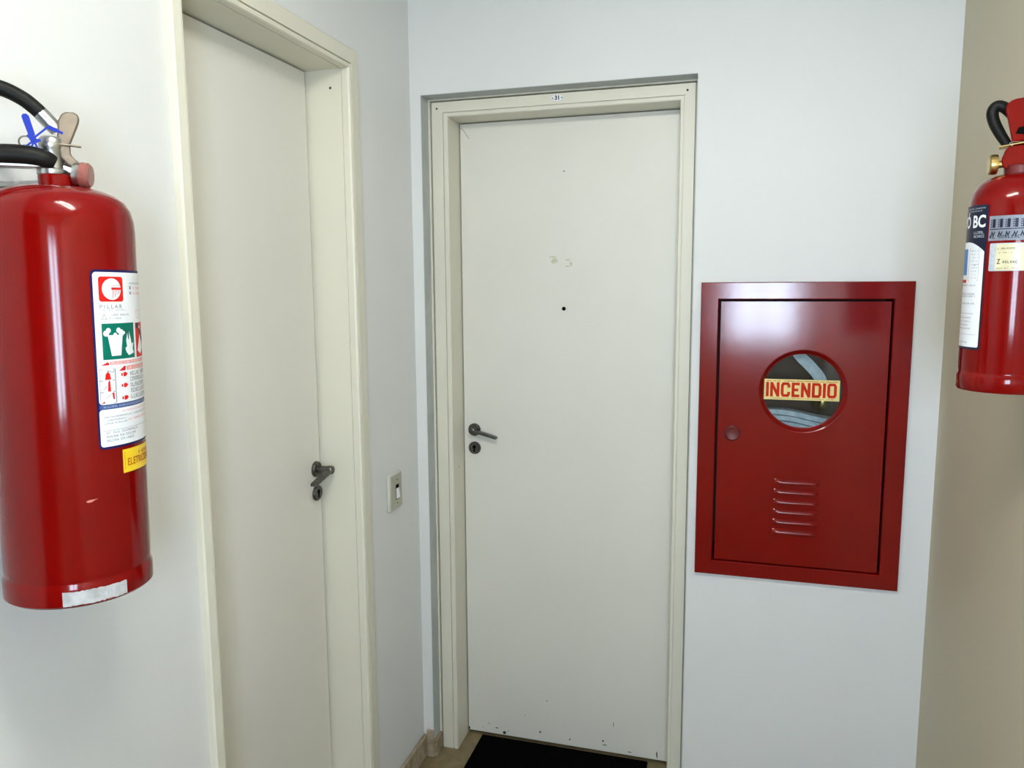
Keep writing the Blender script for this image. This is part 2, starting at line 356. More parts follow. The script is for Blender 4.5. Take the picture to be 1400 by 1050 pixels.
b = B(); b.box(LX - .035, LX, D0 + .003, D1 - .012, .010, DZ - .004); leaf2 = b.build('door_leaf', 'cream_leaf', d2, bevel=.0015)
b = B(); b.box(LX - .048, LX - .037, D0, D1, 0, DZ); b.build('gap_shade_sheet', 'hole_shade_black', d2, smooth=False)  # second added black sheet, paints the shade along this leaf's edge
lever_set(leaf2, lambda a, o, z: (LX + o, -.4600 - a, z), 1.101, 1.0353, .044)
b = B(); b.lathe([(0, 0), (.0035, 0), (.003, .0008), (0, .0008)], (-.035, D1, 2.092), (0, -1, 0), 12, cap=False); b.build('screw_head', 'scuff', d2)

# ------------------------------------------------------------------ light switch
sw = empty('light_switch', (0.0, -.197, .922)); tag(sw, 'cream light switch plate on the left wall between the two doors', 'light switch')
b = B(); b.box(.0, .011, -.2395, -.1545, .9225, 1.0345); b.build('switch_back', 'switch_edge', sw, bevel=.004, seg=3)
b = B(); b.box(.0095, .013, -.232, -.158, .928, 1.029); b.build('switch_plate', 'switch_plate', sw, bevel=.002)
b = B(); b.box(.0125, .0135, -.2015, -.1795, .952, .9975); b.build('rocker_slot', 'hole_shade_black', sw, smooth=False)
b = B(); b.prism([(.0130, -.1995, .954), (.0185, -.1995, .957), (.0150, -.1995, .986), (.0130, -.1995, .9865)], (0, .018, 0)); b.build('rocker', 'paper', sw, bevel=.001)
for z in (1.0125, .940):
    b = B(); b.lathe([(0, 0), (.003, 0), (.0025, .0008), (0, .0008)], (.013, -.1905, z), (1, 0, 0), 12, cap=False); b.build('screw', 'scuff' if z > 1 else 'steel_brown', sw)

# ------------------------------------------------------------------ doormat
mt = empty('doormat', (.446, -.14, 0)); tag(mt, 'black rubber doormat on the floor against the door numbered 31', 'doormat')
b = B(); b.box(.1555, .7375, -.43, .1570, 0.0005, .008); b.build('mat_base', 'mat_black', mt, bevel=.003)
b = B(); b.box(.1655, .7275, -.42, .1475, .0078, .0100); b.build('mat_pile', 'mat_black', mt, bevel=.001)

# ------------------------------------------------------------------ fire hydrant cabinet
kb = empty('hydrant_cabinet', ((KX0 + KX1) / 2, 0, KZ0)); tag(kb, 'red metal fire hydrant cabinet with round window reading INCENDIO on the back wall', 'cabinet')
b = B(); x0, x1, z0, z1, dp = KX0 + .037, KX1 - .037, KZ0 + .037, KZ1 - .037, .175
b.box(x0, x1, dp, dp + .003, z0, z1)
b.box(x0, x0 + .002, 0.002, dp, z0, z1); b.box(x1 - .002, x1, 0.002, dp, z0, z1); b.box(x0, x1, 0.002, dp, z0, z0 + .002); b.box(x0, x1, 0.002, dp, z1 - .002, z1)
b.build('box', 'cabinet_inside', kb, smooth=False)
IX0, IX1, IZ0, IZ1 = KX0 + .049, KX1 - .049, KZ0 + .0425, KZ1 - .0475      # frame inner edge
prof = [(0.0, .012), (0.0, -.016), (.002, -.018), (.0, -.018)]
def kst(cx, cz):
    sx = (KX0 - IX0) if cx == 0 else (KX1 - IX1); sz = (KZ0 - IZ0) if cz == 0 else (KZ1 - IZ1)
    ex, ez = (IX0 if cx == 0 else IX1), (IZ0 if cz == 0 else IZ1)
    return lambda u: (ex + sx * u, ez + sz * u)
prof = [(0.0, .014), (0.0, -.013), (.05, -.016), (.95, -.016), (.985, -.0145), (1.0, -.010), (1.0, .0), (.3, .0), (.3, .014)]
cs = [(0, 0), (0, 1), (1, 1), (1, 0)]
for i in range(4):
    b = B(); sweep_side(b, prof, kst(*cs[i]), kst(*cs[(i + 1) % 4]), M31); b.build('frame_rail', 'red_cabinet', kb, smooth=False)
PX0, PX1, PZ0, PZ1 = IX0 + .0065, IX1 - .005, IZ0 + .003, IZ1 - .006
PY = -.007; WC = (1.1607, 1.2915); WR = .1165; GR = .1035
b = B(); rim = []; N = 96; ang = [2 * math.pi * i / N for i in range(N)]
for cx_, cz_ in ((PX0, PZ0), (PX1, PZ0), (PX1, PZ1), (PX0, PZ1)):
    a = math.atan2(cz_ - WC[1], cx_ - WC[0]) % (2 * math.pi); k = min(range(N), key=lambda i: abs(ang[i] - a)); ang[k] = a
def outer(a):
    c, s = math.cos(a), math.sin(a); t = min(((PX1 - WC[0]) / c) if c > 1e-9 else (((PX0 - WC[0]) / c) if c < -1e-9 else 9), ((PZ1 - WC[1]) / s) if s > 1e-9 else (((PZ0 - WC[1]) / s) if s < -1e-9 else 9))
    return WC[0] + c * t, WC[1] + s * t
rings = []
for r, y in ((WR, PY), (WR - .0025, PY + .0012), (WR - .006, PY + .0055), (GR + .002, PY + .0110), (GR, PY + .0115), (GR, PY + .016)):
    rings.append([(WC[0] + r * math.cos(a), y, WC[1] + r * math.sin(a)) for a in ang])
out_f = [(outer(a)[0], PY, outer(a)[1]) for a in ang]; out_b = [(x, PY + .016, z) for x, y, z in out_f]
seq = [out_b, out_f] + rings
vs = [p for r in seq for p in r]; fs = []
for j in range(len(seq) - 1):
    for i in range(N):
        k = (i + 1) % N; fs.append((j * N + i, j * N + k, (j + 1) * N + k, (j + 1) * N + i))
b.add(vs, fs); kdoor = b.build('cabinet_door', 'red_cabinet', kb, ang=14)
b = B(); b.lathe([(0, 0), (GR + .0035, 0), (GR + .0035, .002), (0, .002)], (WC[0], PY + .0125, WC[1]), (0, 1, 0), 64, cap=False); b.build('window_glass', 'glass_pane', kdoor)
SX0, SX1, SZ0, SZ1 = 1.0590, 1.2570, 1.2655, 1.3235
b = B(); b.box(SX0, SX1, PY + .0105, PY + .0118, SZ0, SZ1); b.build('sticker', 'sticker_yellow', kdoor, bevel=.0003, smooth=False)
LET = {'I': [([(0, 0), (0, 1)], False)], 'N': [([(0, 0), (0, 1)], False), ([(1, 0), (1, 1)], False), ([(.0, .94), (1, .06)], False)],
       'C': [([(1, .68), (1, .86), (.84, 1), (.16, 1), (0, .86), (0, .14), (.16, 0), (.84, 0), (1, .14), (1, .32)], False)],
       'E': [([(1, 1), (0, 1), (0, 0), (1, 0)], False), ([(0, .5), (.8, .5)], False)],
       'D': [([(0, 0), (0, 1), (.82, 1), (1, .84), (1, .16), (.82, 0)], True)],
       'O': [([(.16, 0), (0, .14), (0, .86), (.16, 1), (.84, 1), (1, .86), (1, .14), (.84, 0)], True)]}
b = B(); st_w = .0075; x = SX0 + .0052; zb, zt = SZ0 + .0085 + st_w / 2, SZ1 - .0085 - st_w / 2
for ch in 'INCENDIO':
    wd = 0 if ch == 'I' else .0172
    for qi, (path, cl) in enumerate(LET[ch]):
        pp = [(x + st_w / 2 + px * wd, (zb - (st_w / 2 if ch in 'IN' else 0)) + pz * ((zt - zb) + (st_w if ch in 'IN' else 0))) for px, pz in path]
        v2, f2 = stroke(pp, st_w, cl); b.add([(a, PY + .0100 - .0001 * qi, c) for a, c in v2], f2)
    x += wd + (st_w if ch != 'E' else st_w / 2) + .0037
b.build('sticker_lettering', 'letter_red', kdoor, smooth=False)
b = B()
for xx in [SX0 + .004 + i * .0031 for i in range(61)]:
    if random.random() < .75: b.box(xx, xx + .0021, PY + .0099, PY + .0102, SZ1 - .0062, SZ1 - .0034)
for xx in [SX0 + .022 + i * .0031 for i in range(52)]:
    if random.random() < .75: b.box(xx, xx + .0019, PY + .0099, PY + .0102, SZ0 + .0035, SZ0 + .0056)
b.build('sticker_print', 'print_orange', kdoor, smooth=False, kind='stuff')
b = B(); b.lathe([(0, -.0005), (.0215, -.0005), (.0225, -.001), (.0225, .001), (.021, .0045), (.018, .006), (.015, .0045), (.0, .0045)], (.9763, PY, 1.1660), (0, -1, 0), 32, cap=False); b.build('lock', 'red_dark', kdoor)
b = B()     # one pressed louvre: hood open downward
n1, n2 = 18, 8; vs = []; fs = []; LV0, LV1 = 1.0945, 1.2140
for i in range(n1 + 1):
    t = i / n1; s = min(1, math.sin(math.pi * t) * 4.0) ** .5
    for j in range(n2 + 1):
        q = j / n2; hgt = (math.sin(math.pi * min(1, q * .62)) if q < 1 else math.sin(math.pi * .62)) * s
        vs.append((LV0 + (LV1 - LV0) * t, PY - .0003 - .0068 * hgt, 1.0405 - .013 * q))
    vs.append((LV0 + (LV1 - LV0) * t, PY + .0005, 1.0405 - .0128))
m2 = n2 + 2
for i in range(n1):
    for j in range(m2 - 1): fs.append((i * m2 + j, i * m2 + j + 1, (i + 1) * m2 + j + 1, (i + 1) * m2 + j))
b.add(vs, fs); lv = b.build('louvre', 'red_cabinet', kdoor)
for i in range(1, 6):
    c = lv.copy(); C.objects.link(c); c.location = lv.location + Vector((-.0004 * i, 0, -.0292 * i))
# contents behind the glass
hs = empty('fire_hose', (1.15, .085, KZ0 + .04)); tag(hs, 'pale blue-grey canvas fire hose folded inside the red cabinet, behind its round window', 'fire hose')
def band(b, pts, wd, th, y0):
    """flat hose: rectangle section swept in the x-z plane"""
    P = [Vector((x, 0, z)) for x, z in pts]; path = []
    for i in range(len(P) - 1):
        p0, p1, p2, p3 = P[max(i - 1, 0)], P[i], P[i + 1], P[min(i + 2, len(P) - 1)]
        for k in range(6):
            t = k / 6; path.append(0.5 * ((2 * p1) + (p2 - p0) * t + (2 * p0 - 5 * p1 + 4 * p2 - p3) * t * t + (3 * p1 - p0 - 3 * p2 + p3) * t ** 3))
    path.append(P[-1]); vs = []; fs = []
    for i, p in enumerate(path):
        d = (path[min(i + 1, len(path) - 1)] - path[max(i - 1, 0)]).normalized(); nn = Vector((-d.z, 0, d.x))
        for s_, y in ((1, y0), (1, y0 + wd), (-1, y0 + wd), (-1, y0)):
            vs.append((p.x + nn.x * th / 2 * s_, y, p.z + nn.z * th / 2 * s_))
    for i in range(len(path) - 1):
        for k in range(4): fs.append((i * 4 + k, i * 4 + (k + 1) % 4, (i + 1) * 4 + (k + 1) % 4, (i + 1) * 4 + k))
    fs += [(3, 2, 1, 0), tuple(len(path) * 4 - 4 + k for k in range(4))]
    b.add(vs, fs)
for i in range(7):
    b = B(); z = 1.2150 - .0165 * i
    band(b, [(.965, z - .018), (.985, z + .008), (1.06, z + .012), (1.13, z + .010), (1.20, z - .004), (1.27, z - .016), (1.315, z - .020), (1.33, z - .035)], .06, .0135, .022 + .004 * (i % 2))
    b.build('hose_fold', 'hose_canvas', hs)
b = B(); band(b, [(1.215, 1.305), (1.205, 1.330), (1.180, 1.360), (1.155, 1.385), (1.135, 1.415), (1.125, 1.46)], .045, .030, .03); b.build('hose_end', 'hose_canvas', hs)
vl = empty('hose_valve', (1.225, .12, 1.22)); tag(vl, 'brass hydrant valve seen through the cabinet window, right of the folded hose', 'valve')
b = B(); b.lathe([(0, 0), (.016, 0), (.022, .008), (.026, .02), (.024, .034), (.016, .04), (.013, .052), (0, .052)], (1.225, .118, 1.222), (0, 0, 1), 24, cap=False); b.build('valve_body', 'brass', vl)
b = B(); b.lathe([(0, 0), (.018, 0), (.020, .004), (.020, .016), (.014, .02), (0, .02)], (1.215, .112, 1.247), (-.7, -.25, .1), 20, cap=False); b.build('outlet', 'brass', vl)
b = B(); b.lathe([(.026, -.004), (.030, 0), (.026, .004), (.022, 0), (.026, -.004)], (1.225, .118, 1.282), (0, 0, 1), 24, cap=False); b.box(1.199, 1.251, .116, .120, 1.280, 1.284); b.build('handwheel', 'red_dark', vl)
b = B(); b.lathe([(.012, 0), (.012, .05), (.016, .052), (.016, .056)], (1.225, .118, 1.24), (0, 1, 0), 16); b.build('inlet_pipe', 'brass', vl)

# ------------------------------------------------------------------ fire extinguishers
class Ext:
    """local frame: a to the right as one faces it from the landing, b towards the landing, h above the base"""
    def __init__(s, name, x, y, z, az, tilt):
        s.c = Vector((x, y, z)); s.az = math.radians(az); n = Vector((math.cos(s.az), math.sin(s.az), 0)); s.n = n; s.e = Vector((-n.y, n.x, 0))
        s.root = empty(name, (x, y, z)); s.root['org'] = (x, y, z)
        s.root.rotation_mode = 'QUATERNION'; s.root.rotation_quaternion = Quaternion(n, math.radians(-tilt))
    def p(s, a, b, h): return s.c + s.e * a + s.n * b + Vector((0, 0, h))
    def d(s, a, b, h): return s.e * a + s.n * b + Vector((0, 0, h))
    def cyl(s, th, h, r):
        a = s.az + math.radians(th); return s.c + Vector((r * math.cos(a), r * math.sin(a), h))
    def patch(s, b, t0, t1, h0, h1, r, rad=0.0, R=.09, n=None, top=None):
        """sheet wrapped on the cylinder, angles in degrees, optional rounded corners"""
        n = n or max(2, int(abs(t1 - t0) / 2.5)); ts = [t0 + (t1 - t0) * i / n for i in range(n + 1)]
        dr = math.degrees(rad / R)
        if rad > 0: ts = sorted(set(ts + [t0 + dr * (1 - math.cos(k * math.pi / 10)) for k in range(6)] + [t1 - dr * (1 - math.cos(k * math.pi / 10)) for k in range(6)]))
        vs = []
        for t in ts:
            q = 0.0
            if rad > 0:
                e = min(t - t0, t1 - t) / dr
                if e < 1: q = rad * (1 - math.sqrt(max(0, 1 - (1 - e) ** 2)))
            vs += [s.cyl(t, h0 + q, r), s.cyl(t, (top(t) if top else h1 - q), r)]
        b.add(vs, [(2 * i, 2 * i + 2, 2 * i + 3, 2 * i + 1) for i in range(len(ts) - 1)])
    def poly(s, b, pts, r):
        lo = min(t for t, h in pts); hi = max(t for t, h in pts); n = max(1, int((hi - lo) / 2.5))
        def clip(P, x, keep):
            out = []
            for i in range(len(P)):
                a, c = P[i - 1], P[i]; ia, ic = keep(a[0], x), keep(c[0], x)
                if ia != ic:
                    k = (x - a[0]) / (c[0] - a[0]); out.append((x, a[1] + (c[1] - a[1]) * k))
                if ic: out.append(c)
            return out
        for i in range(n):
            P = clip(pts, lo + (hi - lo) * i / n, lambda v, x: v >= x - 1e-9)
            P = clip(P, lo + (hi - lo) * (i + 1) / n, lambda v, x: v <= x + 1e-9) if P else P
            if len(P) > 2: b.add([s.cyl(t, h, r) for t, h in P], [tuple(range(len(P)))])
    def path(s, b, pts, wd, r, R, closed=False):
        k = math.degrees(1 / R); v2, f2 = stroke([(t / k, h) for t, h in pts], wd, closed)
        b.add([s.cyl(x * k, h, r) for x, h in v2], f2)
    def text(s, b, txt, size, th, h, r, R, bold=0.0, sx=1.0, align='L'):
        vs, fs = text_mesh(txt, size, bold); xs = [v[0] for v in vs]; x0 = min(xs) if align == 'L' else max(xs)
        k = math.degrees(1 / R)
        b.add([s.cyl(th + (x - x0) * sx * k, h + y, r) for x, y, z in vs], fs)
    def glyphs(s, b, t0, t1, h, size, r, R, dens=.85, slope=0.0):
        """rows of tiny strokes: print too small to read"""
        k = math.degrees(1 / R); t = t0
        while t < t1:
            wd = size * random.uniform(.45, .75) * k; hh = h + slope * (t - t0)
            if random.random() < dens:
                c = random.randint(0, 3); q = size * .2
                s.patch(b, t, t + wd * .3, hh, hh + size, r, n=1)
                if c in (0, 1): s.patch(b, t + wd * .3, t + wd, hh + size - q, hh + size, r, n=1)
                if c in (1, 2): s.patch(b, t + wd * .3, t + wd, hh, hh + q, r, n=1)
                if c in (0, 3): s.patch(b, t + wd * .7, t + wd, hh, hh + size, r, n=1)
                if c == 3: s.patch(b, t + wd * .3, t + wd * .7, hh + size * .4, hh + size * .6, r, n=1)
            t += wd + size * .28 * k

# ---- left: water extinguisher
X = Ext('fire_extinguisher', .1095, -1.4375, 1.180, -43.4, 1.0)
tag(X.root, 'large red water extinguisher with green pictogram label, hung on the left wall', 'fire extinguisher')
RB = .0900; R = RB
b = B(); b.lathe([(.0, .004), (.080, .004), (.0885, .0), (.0918, .003), (.0918, .024), (.0905, .028), (.0898, .031), (.0895, .033), (.0899, .036), (RB, .04), (RB, .485), (.0890, .500), (.0855, .514), (.079, .525), (.069, .5325), (.055, .5385), (.040, .542), (.0235, .5435)], X.c, n=96)
body = b.build('cylinder', 'red_cylinder', X.root)
b = B(); b.lathe([(.0215, .541), (.0215, .556), (.020, .5575)], X.c, n=40); b.build('neck', 'red_cylinder', X.root)
b = B(); b.lathe([(.0175, .5565), (.0185, .558), (.0185, .564), (.0145, .566), (.0135, .574), (.0135, .590), (.0150, .592), (.0150, .602), (.012, .606)], X.p(-.0035, 0, 0), n=28)
b.lathe([(.0075, 0), (.0075, .026)], X.p(.006, .0, .567), X.d(1, .15, -.25), 20)
b.lathe([(.0085, 0), (.0085, .022), (.0100, .023), (.0100, .030)], X.p(-.006, .004, .580), X.d(-1, .25, .1), 20)
b.build('valve', 'steel', X.root)
b = B(); pl = [(.003, .602), (.005, .626), (.0095, .6355), (.015, .6385), (.0235, .6390), (.0285, .6365), (.0302, .630), (.0275, .622), (.0178, .5980), (.0180, .5850), (.0225, .579), (.0290, .5745), (.0250, .568), (.0150, .570), (.006, .580)]
b.prism([X.p(a, -.010, h) for a, h in pl], X.d(0, .020, 0)); b.build('squeeze_lever', 'steel_brown', X.root, bevel=.002)
b = B(); b.tube([X.p(-.012, .011, .5960), X.p(.010, .011, .5962), X.p(.0305, .011, .5955)], .0016, 8, 3)
ring = [X.p(-.0315 + .0075 * math.cos(t), .012 + .003 * math.sin(t), .5950 + .0070 * math.sin(t)) for t in [2 * math.pi * i / 20 for i in range(21)]]
b.tube(ring, .0010, 8, 2); b.build('safety_pin', 'steel_brown', X.root)
b = B(); b.lathe([(.008, -.006), (.0155, -.004), (.0165, 0), (.0165, .005)], X.p(.0250, .010, .559), X.d(.94, .34, -.05), 32); g = b.build('gauge', 'steel', X.root)
b = B(); b.lathe([(.0165, .004), (.0172, .006), (.0165, .0125), (.0135, .0155), (.0, .0160)], X.p(.0250, .010, .559), X.d(.94, .34, -.05), 32, cap=False); b.build('gauge_lens', 'pink_plastic', g)
b = B(); b.tube([X.p(-.002, .012, .571), X.p(-.012, .014, .5755), X.p(-.030, .014, .5785), X.p(-.060, .012, .5775), X.p(-.095, .008, .571)], [.0095, .0118, .0125, .0128, .0120], 16, 6); b.build('carry_grip', 'rubber', X.root)
b = B(); b.prism([X.p(a, -.004, h) for a, h in [(-.012, .5655), (-.022, .5640), (-.060, .5625), (-.094, .5540), (-.095, .5575), (-.060, .5670), (-.022, .5685), (-.012, .572)]], X.d(0, .022, 0)); b.build('grip_bracket', 'steel', X.root, bevel=.001)
hp = [(-.0120, 0, .6335), (-.0200, 0, .6415), (-.0330, 0, .6515), (-.0540, 0, .6605), (-.080, 0, .663), (-.105, 0, .650), (-.119, 0, .615), (-.121, .0, .54), (-.119, .0, .45), (-.113, .005, .36), (-.110, .005, .27)]
b = B(); b.tube([X.p(*q) for q in hp], [.0092, .0094, .0096, .0098, .0098, .0098, .0098, .0098, .0098, .0098, .0098], 16, 6); hose = b.build('discharge_hose', 'rubber', X.root)
b = B(); b.tube([X.p(-.0135, 0, .6350), X.p(-.004, 0, .6245), X.p(.0045, 0, .6150)], [.0098, .0096, .0088], 16, 3); b.build('ferrule', 'steel', hose)
b = B(); b.lathe([(.0105, 0), (.0115, .01), (.0085, .06), (.006, .09), (.006, .10)], X.p(-.110, .005, .285), (0, 0, -1), 20); b.build('nozzle', 'rubber', hose)
b = B()
def strip(b, a0, h0, a1, h1, wd, bb, th=.0016):
    d = Vector((a1 - a0, h1 - h0)).normalized(); nx, nh = -d.y * wd / 2, d.x * wd / 2
    b.prism([X.p(a0 + nx, bb, h0 + nh), X.p(a0 - nx, bb, h0 - nh), X.p(a1 - nx, bb, h1 - nh), X.p(a1 + nx, bb, h1 + nh)], X.d(0, th, 0))
tagp = [(-.0335, .6220), (-.0345, .6260), (-.0325, .6290), (-.0290, .6295), (-.0262, .6270), (-.0205, .6040), (-.0275, .6010)]
b.prism([X.p(a, .016, h) for a, h in tagp], X.d(0, .002, 0))
strip(b, -.0270, .6050, -.0205, .5940, .0075, .0162); strip(b, -.0240, .5990, -.0060, .6160, .0022, .0160); strip(b, -.0060, .6160, .0040, .6120, .0050, .0158); strip(b, .0030, .6125, .0100, .6095, .0030, .0156)
strip(b, -.0225, .5970, -.0330, .5880, .0022, .0165); strip(b, -.0225, .5970, -.0180, .5850, .0024, .0165); strip(b, -.0225, .5970, -.0150, .5985, .0030, .0165); strip(b, -.0225, .5960, -.0265, .5860, .0020, .0168)
b.build('plastic_seal', 'blue_plastic', X.root, smooth=False)
b = B(); b.box(.0, .006, -1.4375 - .02, -1.4375 + .02, 1.60, 1.735); b.box(.004, .09, -1.4375 - .006, -1.4375 + .006, 1.7255, 1.7315)
br_ = b.build('wall_hook', 'steel', X.root)
# label
T0, T1 = 20.5, 92.0
def lab(h): return h - 1.180
b = B(); X.patch(b, T0 - 1.8, T1, lab(1.3830), lab(1.6150), RB + .0004, .007, RB); label = b.build('label', 'navy', X.root)
b = B(); X.patch(b, T0, T1 - 1.5, lab(1.4415), lab(1.6118), RB + .0007, .0045, RB); X.patch(b, T0 - .3, T1 - 1.5, lab(1.3862), lab(1.4352), RB + .0007, .004, RB); b.build('label_panel', 'paper', label)
b = B(); X.patch(b, T0, T1 - 1.5, lab(1.4358), lab(1.4410), RB + .0008); b.build('label_band', 'bar_blue', label)
b = B(); X.glyphs(b, T0 + 2, T1 - 4, lab(1.4372), .0024, RB + .0010, RB, .9); b.build('band_print', 'paper_grey', label, smooth=False, kind='stuff')
b = B(); X.patch(b, 24.8, 47.6, lab(1.5742), lab(1.6062), RB + .0010, .0035, RB); b.build('logo_square', 'print_red', label)
lc, lh, lr = 36.2, lab(1.5902), .0138; kd = math.degrees(1 / RB)
b = B()
X.poly(b, [(lc + lr * kd * math.cos(t), lh + lr * math.sin(t)) for t in [math.radians(i * 360 / 40) for i in range(40)]], RB + .0013)
b.build('logo_mark', 'paper', label, smooth=False)
b = B(); X.patch(b, lc - .001 * kd, lc + .0152 * kd, lh - .0008, lh + .0022, RB + .0015); X.patch(b, lc - .001 * kd, lc + .0140 * kd, lh + .0046, lh + .0051, RB + .0015)
for q in range(4): X.patch(b, lc + (.0006 + q * .0031) * kd, lc + (.0014 + q * .0031) * kd, lh - .0118 + .002 * q, lh, RB + .0015)
b.build('logo_stroke', 'print_red', label, smooth=False)
b = B(); X.text(b, 'P I L L A R', .0072, 25.0, lab(1.5676), RB + .0010, RB, .0001, 1.03); b.build('label_lettering', 'print_grey', label, smooth=False)
b = B(); X.glyphs(b, 22.5, 49, lab(1.5625), .0013, RB + .0010, RB, .7)
X.glyphs(b, 33, 53, lab(1.5560), .0022, RB + .0010, RB, .8); X.glyphs(b, 33, 44, lab(1.5515), .0022, RB + .0010, RB, .9)
X.glyphs(b, 55, 86, lab(1.5970), .0022, RB + .0010, RB, .9)
X.path(b, [(26, lab(1.5515)), (28.2, lab(1.5585)), (30.4, lab(1.5515))], .0006, RB + .0010, RB, True)
for q in range(3):
    X.glyphs(b, 24 + 1.0 * (q % 2), 44, lab(1.4240 - q * .0042), .0020, RB + .0010, RB, .9)
    X.glyphs(b, 25, 58 - 3 * q, lab(1.4030 - q * .0052), .0028, RB + .0010, RB, .9)
X.glyphs(b, 44, 84, lab(1.4240), .0018, RB + .0010, RB, .9)
X.patch(b, T0 + 1, T1 - 3, lab(1.4072), lab(1.4076), RB + .0009)
b.build('small_print', 'print_grey', label, smooth=False, kind='stuff')
b = B(); X.glyphs(b, 40, 86, lab(1.4300), .0018, RB + .0010, RB, .9); X.glyphs(b, 46, 84, lab(1.4170), .0022, RB + .0010, RB, .9); X.glyphs(b, 62, 84, lab(1.5905), .0026, RB + .0010, RB, .9); X.glyphs(b, 62, 84, lab(1.5835), .0026, RB + .0010, RB, .9)
X.path(b, [(65, lab(1.5520)), (65, lab(1.5620)), (70, lab(1.5620)), (70, lab(1.5520))], .0006, RB + .0010, RB, True)
b.build('red_print', 'print_pink', label, smooth=False, kind='stuff')
b = B(); X.patch(b, 56, 58.5, lab(1.5900), lab(1.5945), RB + .0010); X.patch(b, 56, 58.5, lab(1.5835), lab(1.5870), RB + .0010)
for q, z in enumerate((1.4760, 1.4685, 1.4605, 1.4530, 1.4450)):
    X.glyphs(b, 51.5, 88, lab(z), .0054, RB + .0010, RB, .92)
b.build('label_print', 'print_grey', label, smooth=False, kind='stuff')
b = B(); X.patch(b, 25.6, 59.6, lab(1.4995), lab(1.5462), RB + .0010); pg = b.build('pictogram_green', 'print_green', label)
b = B(); z = 1.4995      # bin and bonfire
X.poly(b, [(33.0, lab(1.5040)), (42.0, lab(1.5040)), (44.5, lab(1.5300)), (30.2, lab(1.5300))], RB + .0013)
for t, h, r_ in ((29.0, 1.5335, .0040), (31.0, 1.5372, .0034), (40.5, 1.5370, .0036), (43.0, 1.5340, .0042), (37, 1.5310, .0030), (46.0, 1.5335, .0022)):
    X.poly(b, [(t + r_ * kd * math.cos(a), lab(h) + r_ * math.sin(a)) for a in [2 * math.pi * i / 14 for i in range(14)]], RB + .0013)
X.poly(b, [(48, lab(1.5080)), (46.8, lab(1.5130)), (49, lab(1.5150)), (48.3, lab(1.5230)), (50, lab(1.5330)), (51, lab(1.5240)), (52, lab(1.5250)), (52.2, lab(1.5350)), (54.5, lab(1.5240)), (55.2, lab(1.5180)), (58, lab(1.5200)), (56.5, lab(1.5120)), (58, lab(1.5060)), (54, lab(1.5045)), (51, lab(1.5030))], RB + .0013)
X.poly(b, [(29.6, lab(1.5298)), (45.2, lab(1.5298)), (45.2, lab(1.5312)), (29.6, lab(1.5312))], RB + .0015)
b.build('pictogram_shape', 'paper', label, smooth=False)
b = B(); X.patch(b, 63.0, 89, lab(1.4990), lab(1.5455), RB + .0010); X.patch(b, 88, 88.5, lab(1.5), lab(1.54), RB + .0010); b.build('pictogram_red', 'print_red', label)
b = B(); X.poly(b, [(65, lab(1.5080)), (72, lab(1.5025)), (79, lab(1.5110)), (72, lab(1.5300))], RB + .0013); X.poly(b, [(70, lab(1.5380)), (74, lab(1.5300)), (76, lab(1.5340)), (72, lab(1.5420))], RB + .0013); b.build('jug_shape', 'paper', label, smooth=False)
b = B(); X.poly(b, [(63.2, lab(1.5452)), (63.2, lab(1.5400)), (67, lab(1.5370)), (70, lab(1.5420)), (69, lab(1.5452))], RB + .0014); X.poly(b, [(69, lab(1.5360)), (73, lab(1.5290)), (80, lab(1.5180)), (82, lab(1.5230)), (76, lab(1.5330)), (72, lab(1.5390))], RB + .0014); b.build('nozzle_shape', 'print_black', label, smooth=False)
b = B(); X.poly(b, [(23.5, lab(1.4925)), (29.5, lab(1.4968)), (30.5, lab(1.4925))], RB + .0010); X.poly(b, [(39, lab(1.4838)), (44.5, lab(1.4896)), (46.5, lab(1.4896)), (46, lab(1.4838))], RB + .0010)
for z in (1.4785, 1.4640, 1.4475):   # pointing hands
    X.poly(b, [(41.0, lab(z - .0016)), (42.6, lab(z - .0016)), (42.6, lab(z + .0020)), (41.0, lab(z + .0020))], RB + .0010)
    X.poly(b, [(43.4, lab(z - .0026)), (46.0, lab(z - .0026)), (48.4, lab(z + .0004)), (46.0, lab(z + .0032)), (43.4, lab(z + .0026))], RB + .0010)
# figures in the three instruction frames
for q, zc in enumerate((1.4800, 1.4650, 1.4500)):
    if q == 0: X.poly(b, [(26.0, lab(zc - .0062)), (31.2, lab(zc - .0062)), (30.4, lab(zc + .0010)), (28.6, lab(zc + .0042)), (26.8, lab(zc + .0010))], RB + .0013)
    elif q == 1: X.poly(b, [(28.0, lab(zc - .0066)), (30.6, lab(zc - .0066)), (30.2, lab(zc + .0062)), (28.6, lab(zc + .0062))], RB + .0013)
    else: X.poly(b, [(31.6, lab(zc + .0064)), (33.4, lab(zc + .0064)), (33.6, lab(zc - .0030)), (32.2, lab(zc - .0012))], RB + .0013); X.poly(b, [(22.6, lab(zc - .0064)), (25.6, lab(zc - .0064)), (24.6, lab(zc - .0040))], RB + .0013)
b.build('label_marks', 'print_red', label, smooth=False)
b = B(); X.poly(b, [(31.0, lab(1.4968)), (88, lab(1.4968)), (88, lab(1.4928)), (30.2, lab(1.4928))], RB + .0009)
b = B(); X.patch(b, 31.0, 89, lab(1.4926), lab(1.4968), RB + .0009); X.patch(b, 47.5, 89, lab(1.4840), lab(1.4896), RB + .0009); b.build('label_banner', 'print_pink', label)
b = B(); X.glyphs(b, 32, 86, lab(1.4934), .0026, RB + .0012, RB, .9); X.glyphs(b, 49, 86, lab(1.4850), .0032, RB + .0012, RB, .9); b.build('banner_print', 'paper', label, smooth=False, kind='stuff')
b = B()
